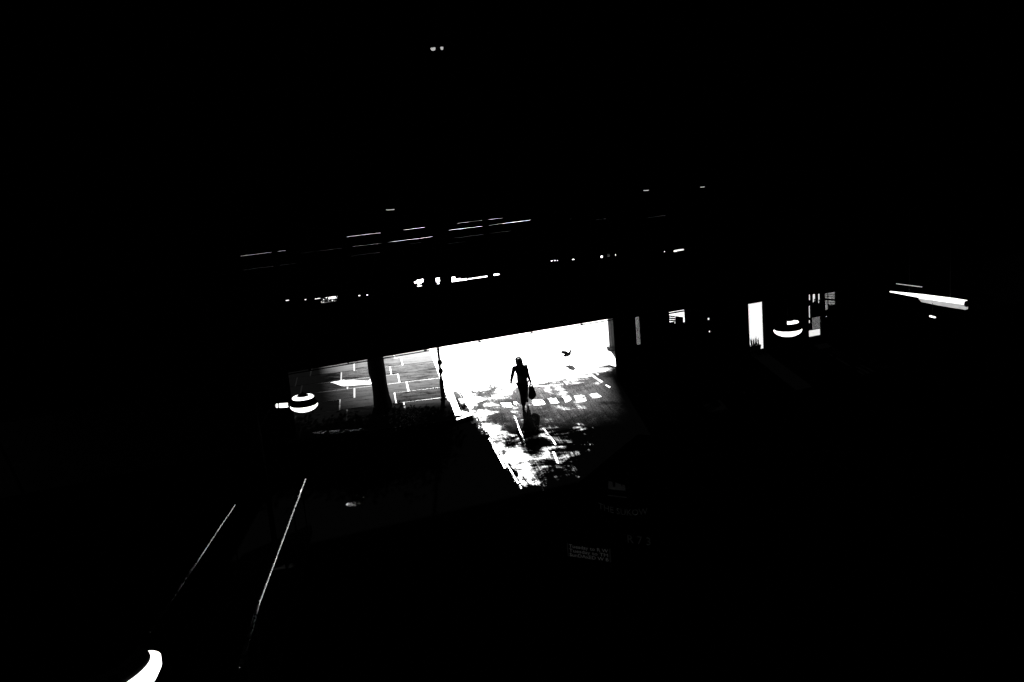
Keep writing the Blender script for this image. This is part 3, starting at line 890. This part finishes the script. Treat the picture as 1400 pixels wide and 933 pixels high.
for q in range(9):
    x = c0 + 0.08 + (d0 - c0 - 0.16) * q / 8
    hh = (cz1 - dz0) * rp.uniform(0.05, 0.26)
    pp_.prism([(x - 0.035, dz0 + (cz1 - dz0) * 0.30), (x + 0.03, dz0 + (cz1 - dz0) * 0.28), (x + 0.02, dz0 + (cz1 - dz0) * 0.3 + hh), (x - 0.02, dz0 + (cz1 - dz0) * 0.32 + hh)], 'y', 0.030, 0.034)
pp_.box(c0 + 0.03, d0 - 0.04, 0.030, 0.034, dz0 + 0.02, dz0 + 0.035)
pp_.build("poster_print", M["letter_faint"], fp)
(e0, ez) = on_kiosk(852, 704)
o = text_mesh("THE SUKOW", 0.15, "lettering", M["letter_faint"], kiosk, e0, 0.055, ez, arc=0.35)
(f0, fz) = on_kiosk(874, 744)
text_mesh("R 7 3", 0.20, "lettering", M["letter_faint"], kiosk, f0, 0.055, fz)

# ------------------------------------------------------------------ person
def skin_mesh(name, nodes, edges, mat, parent, sub=2, root=0):
    me = bpy.data.meshes.new(name)
    keys = list(nodes)
    me.from_pydata([nodes[k][0] for k in keys], [(keys.index(a), keys.index(b)) for a, b in edges] if edges else [(i, i + 1) for i in range(len(keys) - 1)], [])
    o = bpy.data.objects.new(name, me); col.objects.link(o)
    sk = o.modifiers.new("s", 'SKIN'); sk.use_smooth_shade = True; sk.branch_smoothing = 0.4
    if not me.skin_vertices:
        bm = bmesh.new(); bm.from_mesh(me); bm.verts.layers.skin.verify(); bm.to_mesh(me); bm.free()
    sv = me.skin_vertices[0].data
    for i, k in enumerate(keys):
        r = nodes[k][1]
        sv[i].radius = r if hasattr(r, '__len__') else (r, r)
        sv[i].use_root = (i == root)
    ss_ = o.modifiers.new("u", 'SUBSURF'); ss_.levels = sub; ss_.render_levels = sub
    dg = bpy.context.evaluated_depsgraph_get(); dg.update()
    m2 = bpy.data.meshes.new_from_object(o.evaluated_get(dg))
    bpy.data.objects.remove(o)
    m2.name = name
    for p in m2.polygons: p.use_smooth = True
    m2.materials.clear(); m2.materials.append(mat)
    q = bpy.data.objects.new(name, m2); col.objects.link(q)
    if parent: q.parent = parent
    return q

foot = on_ground(714.5, 557.5)
person = empty("person", foot, R(-1), "person in dark short sleeved top walking towards us on the bright wet street", "person")
nd = {
 'pelvis': ((0.06, 0.02, 0.90), (0.158, 0.11)), 'waist': ((0.05, 0.01, 1.08), (0.150, 0.10)), 'chest': ((0.035, 0.0, 1.25), (0.158, 0.105)),
 'neckb': ((0.02, 0.0, 1.41), (0.06, 0.055)), 'neck': ((0.01, -0.015, 1.475), 0.046), 'head': ((-0.002, -0.035, 1.565), (0.084, 0.098)), 'crown': ((-0.004, -0.02, 1.635), (0.078, 0.088)),
 'nose': ((-0.003, -0.135, 1.555), 0.012), 'chin': ((-0.002, -0.095, 1.50), 0.028),
 'earL': ((-0.082, -0.02, 1.56), 0.014), 'earR': ((0.078, -0.02, 1.56), 0.014),
 'shL': ((-0.15, 0.005, 1.33), 0.07), 'elL': ((-0.205, 0.05, 1.09), 0.062), 'wrL': ((-0.265, -0.04, 0.905), 0.046),
 'paL': ((-0.272, -0.07, 0.845), (0.052, 0.036)),
 'shR': ((0.195, 0.005, 1.325), 0.07), 'elR': ((0.225, 0.04, 1.07), 0.054), 'wrR': ((0.28, -0.01, 0.86), 0.046),
 'paR': ((0.30, -0.025, 0.80), (0.030, 0.022)),
 'hiL': ((-0.01, 0.0, 0.80), 0.105), 'knL': ((0.045, -0.14, 0.485), 0.072), 'caL': ((0.045, -0.16, 0.36), 0.070), 'anL': ((0.035, -0.2, 0.085), 0.050), 'toL': ((0.02, -0.36, 0.035), 0.032),
 'hiR': ((0.125, 0.02, 0.80), 0.105), 'knR': ((0.12, 0.06, 0.48), 0.055), 'caR': ((0.125, 0.16, 0.38), 0.05), 'anR': ((0.14, 0.40, 0.17), 0.036), 'toR': ((0.15, 0.35, 0.05), 0.030),
}
ed = [('pelvis', 'waist'), ('waist', 'chest'), ('chest', 'neckb'), ('neckb', 'neck'), ('neck', 'head'), ('head', 'crown'), ('head', 'nose'), ('neck', 'chin'), ('head', 'earL'), ('head', 'earR'),
      ('chest', 'shL'), ('shL', 'elL'), ('elL', 'wrL'), ('wrL', 'paL'), ('chest', 'shR'), ('shR', 'elR'), ('elR', 'wrR'), ('wrR', 'paR'),
      ('pelvis', 'hiL'), ('hiL', 'knL'), ('knL', 'caL'), ('caL', 'anL'), ('anL', 'toL'), ('pelvis', 'hiR'), ('hiR', 'knR'), ('knR', 'caR'), ('caR', 'anR'), ('anR', 'toR')]
for sd_, sg in (('L', -1), ('R', 1)):
    w0 = Vector(nd['pa' + sd_][0])
    curl = 1.0 if sd_ == 'R' else 0.5
    for j, (dy, ln) in enumerate(((-0.030, 0.070), (-0.010, 0.080), (0.010, 0.074), (0.028, 0.058))):
        b0_ = w0 + Vector((0.004 * sg, dy, -0.035)); b1_ = b0_ + Vector((-0.010 * sg * curl, -0.004, -ln * 0.5)); b2_ = b1_ + Vector((-0.028 * sg * curl, 0, -ln * 0.5 + 0.014 * curl))
        for nm, pt, r in (('a', b0_, 0.0105), ('b', b1_, 0.0098), ('c', b2_, 0.0085)):
            nd[f'f{sd_}{j}{nm}'] = (tuple(pt), r)
        ed += [('pa' + sd_, f'f{sd_}{j}a'), (f'f{sd_}{j}a', f'f{sd_}{j}b'), (f'f{sd_}{j}b', f'f{sd_}{j}c')]
    t1 = w0 + Vector((-0.012 * sg, -0.035, -0.005)); t2 = t1 + Vector((-0.012 * sg, -0.018, -0.032))
    nd[f't{sd_}a'] = (tuple(t1), 0.011); nd[f't{sd_}b'] = (tuple(t2), 0.009)
    ed += [('wr' + sd_, f't{sd_}a'), (f't{sd_}a', f't{sd_}b')]
person.scale = (1.12, 1.1, 1.02)
skin_mesh("body", nd, ed, M["skin"], person)
def sub_nodes(keys, k, extra=None):
    d = {}
    for a in keys:
        p_, r = nd[a]
        d[a] = (p_, tuple(x + k for x in r) if hasattr(r, '__len__') else r + k)
    if extra: d.update(extra)
    return d
sl = {'slL': (tuple(Vector(nd['shL'][0]).lerp(Vector(nd['elL'][0]), 0.45)), 0.072), 'slR': (tuple(Vector(nd['shR'][0]).lerp(Vector(nd['elR'][0]), 0.45)), 0.072)}
skin_mesh("short_sleeved_top", sub_nodes(['pelvis', 'waist', 'chest', 'neckb', 'shL', 'shR'], 0.014, sl),
          [('pelvis', 'waist'), ('waist', 'chest'), ('chest', 'neckb'), ('chest', 'shL'), ('chest', 'shR'), ('shL', 'slL'), ('shR', 'slR')], M["cloth"], person)
ex = {'tkL': (nd['knL'][0], 0.092), 'tkR': (nd['knR'][0], 0.085), 'taL': (tuple(Vector(nd['anL'][0]) + Vector((0, 0, .04))), 0.078), 'taR': (tuple(Vector(nd['anR'][0]) + Vector((0, -0.03, .05))), 0.055)}
skin_mesh("trousers", sub_nodes(['pelvis', 'hiL', 'hiR'], 0.016, ex),
          [('pelvis', 'hiL'), ('pelvis', 'hiR'), ('hiL', 'tkL'), ('hiR', 'tkR'), ('tkL', 'taL'), ('tkR', 'taR')], M["cloth2"], person)
skin_mesh("hair", {'a': ((-0.004, -0.005, 1.65), (0.088, 0.095)), 'b': ((-0.002, 0.03, 1.58), (0.116, 0.08)), 'c': ((0.01, 0.05, 1.48), (0.118, 0.06)), 'd': ((0.03, 0.07, 1.36), (0.115, 0.05)), 'e': ((0.04, 0.08, 1.27), (0.08, 0.04))}, None, M["hair"], person)
for sd_ in 'LR':
    a, t_ = Vector(nd['an' + sd_][0]), Vector(nd['to' + sd_][0])
    hl = a + Vector((0, 0.045, -0.045)) if sd_ == 'L' else a + Vector((0, 0.05, -0.02))
    skin_mesh("shoe", {'h': (tuple(hl), 0.044), 'm': (tuple((a + t_) / 2 + Vector((0, 0, -0.006))), (0.046, 0.040)), 't': (tuple(t_ + Vector((0, -0.02, 0.0))), (0.040, 0.030))}, None, M["leather"], person)
for x in (-0.034, 0.030):
    MB().lathe([(0.001, -0.011), (0.009, -0.007), (0.012, 0), (0.009, 0.007), (0.001, 0.011)], 10, (x, -0.112, 1.575)).build("eye", M["white"], person, smooth=True)
MB().box(-0.026, 0.022, -0.125, -0.117, 1.518, 1.526).build("mouth", M["hair"], person, bevel=0.002)

bagE = empty("tote_bag", foot + Vector((0.318, -0.03, 0.05)), R(-1), "dark tote bag hanging from the walking person's hand", "bag")
prof = [(0.0, 0.665), (0.085, 0.64), (0.165, 0.36), (0.15, 0.30), (0.0, 0.19), (-0.10, 0.27), (-0.095, 0.38), (-0.06, 0.62)]
bb = MB().prism(prof, 'y', -0.06, 0.06).build("bag_body", M["leather"], bagE, bevel=0.02)
for y_ in (-0.03, 0.03):
    MB().tube([(-0.05, y_, 0.61), (-0.03, y_ * 0.7, 0.70), (0.005, y_ * 0.3, 0.752), (0.04, y_ * 0.7, 0.70), (0.07, y_, 0.61)], 0.018, 8).build("handle", M["leather"], bagE, smooth=True)

# ------------------------------------------------------------------ two pigeons on the street beyond
def pigeon(p, rz, label, wings=0.0):
    e = empty("pigeon", p, rz, label, "bird")
    skin_mesh("body", {'t': ((-0.17, 0, 0.11), (0.03, 0.012)), 'r': ((-0.09, 0, 0.12), (0.05, 0.04)), 'b': ((0, 0, 0.13), (0.07, 0.065)), 'c': ((0.07, 0, 0.16), (0.055, 0.05)), 'n': ((0.11, 0, 0.22), 0.028), 'h': ((0.125, 0, 0.26), 0.03), 'k': ((0.165, 0, 0.252), 0.007)}, None, M["feather"], e, root=2)
    for sg in (-1, 1):
        wv = MB()
        if wings:
            wv.add([(0.06, sg * 0.05, 0.17), (-0.10, sg * 0.05, 0.16), (-0.13, sg * 0.20, 0.16 + wings * 0.5), (-0.06, sg * 0.33, 0.18 + wings), (0.05, sg * 0.22, 0.18 + wings * 0.7),
                    (0.06, sg * 0.05, 0.185), (-0.10, sg * 0.05, 0.172), (-0.13, sg * 0.20, 0.17 + wings * 0.5), (-0.06, sg * 0.33, 0.188 + wings), (0.05, sg * 0.22, 0.192 + wings * 0.7)],
                   [(0, 1, 2, 3, 4), (9, 8, 7, 6, 5), (0, 5, 6, 1), (1, 6, 7, 2), (2, 7, 8, 3), (3, 8, 9, 4), (4, 9, 5, 0)])
        else:
            wv.prism([(0.07, 0.15), (0.0, 0.10), (-0.19, 0.10), (-0.08, 0.17), (0.03, 0.19)], 'y', sg * 0.055, sg * 0.072)
        wv.build("wing", M["feather"], e)
        lg = MB(); lg.tube([(0.01, sg * 0.03, 0.09), (0.0, sg * 0.03, 0.03), (0.005, sg * 0.03, 0.004)], 0.006, 6)
        for a in (-0.5, 0, 0.5, 3.14): lg.tube([(0.005, sg * 0.03, 0.005), (0.005 + 0.035 * math.cos(a), sg * 0.03 + 0.035 * math.sin(a), 0.004)], 0.004, 5)
        lg.build("leg", M["feather"], e)
    return e
sh_ = on_ground(779, 500.5)
lift = 0.11
pg = pigeon(sh_ + to_sun * ((lift + 0.13) / to_sun.z) - Vector((0, 0, 0.13)), R(20), "dark pigeon fluttering just above the bright street right of the person", wings=0.03)
pg.scale = (1.2,) * 3
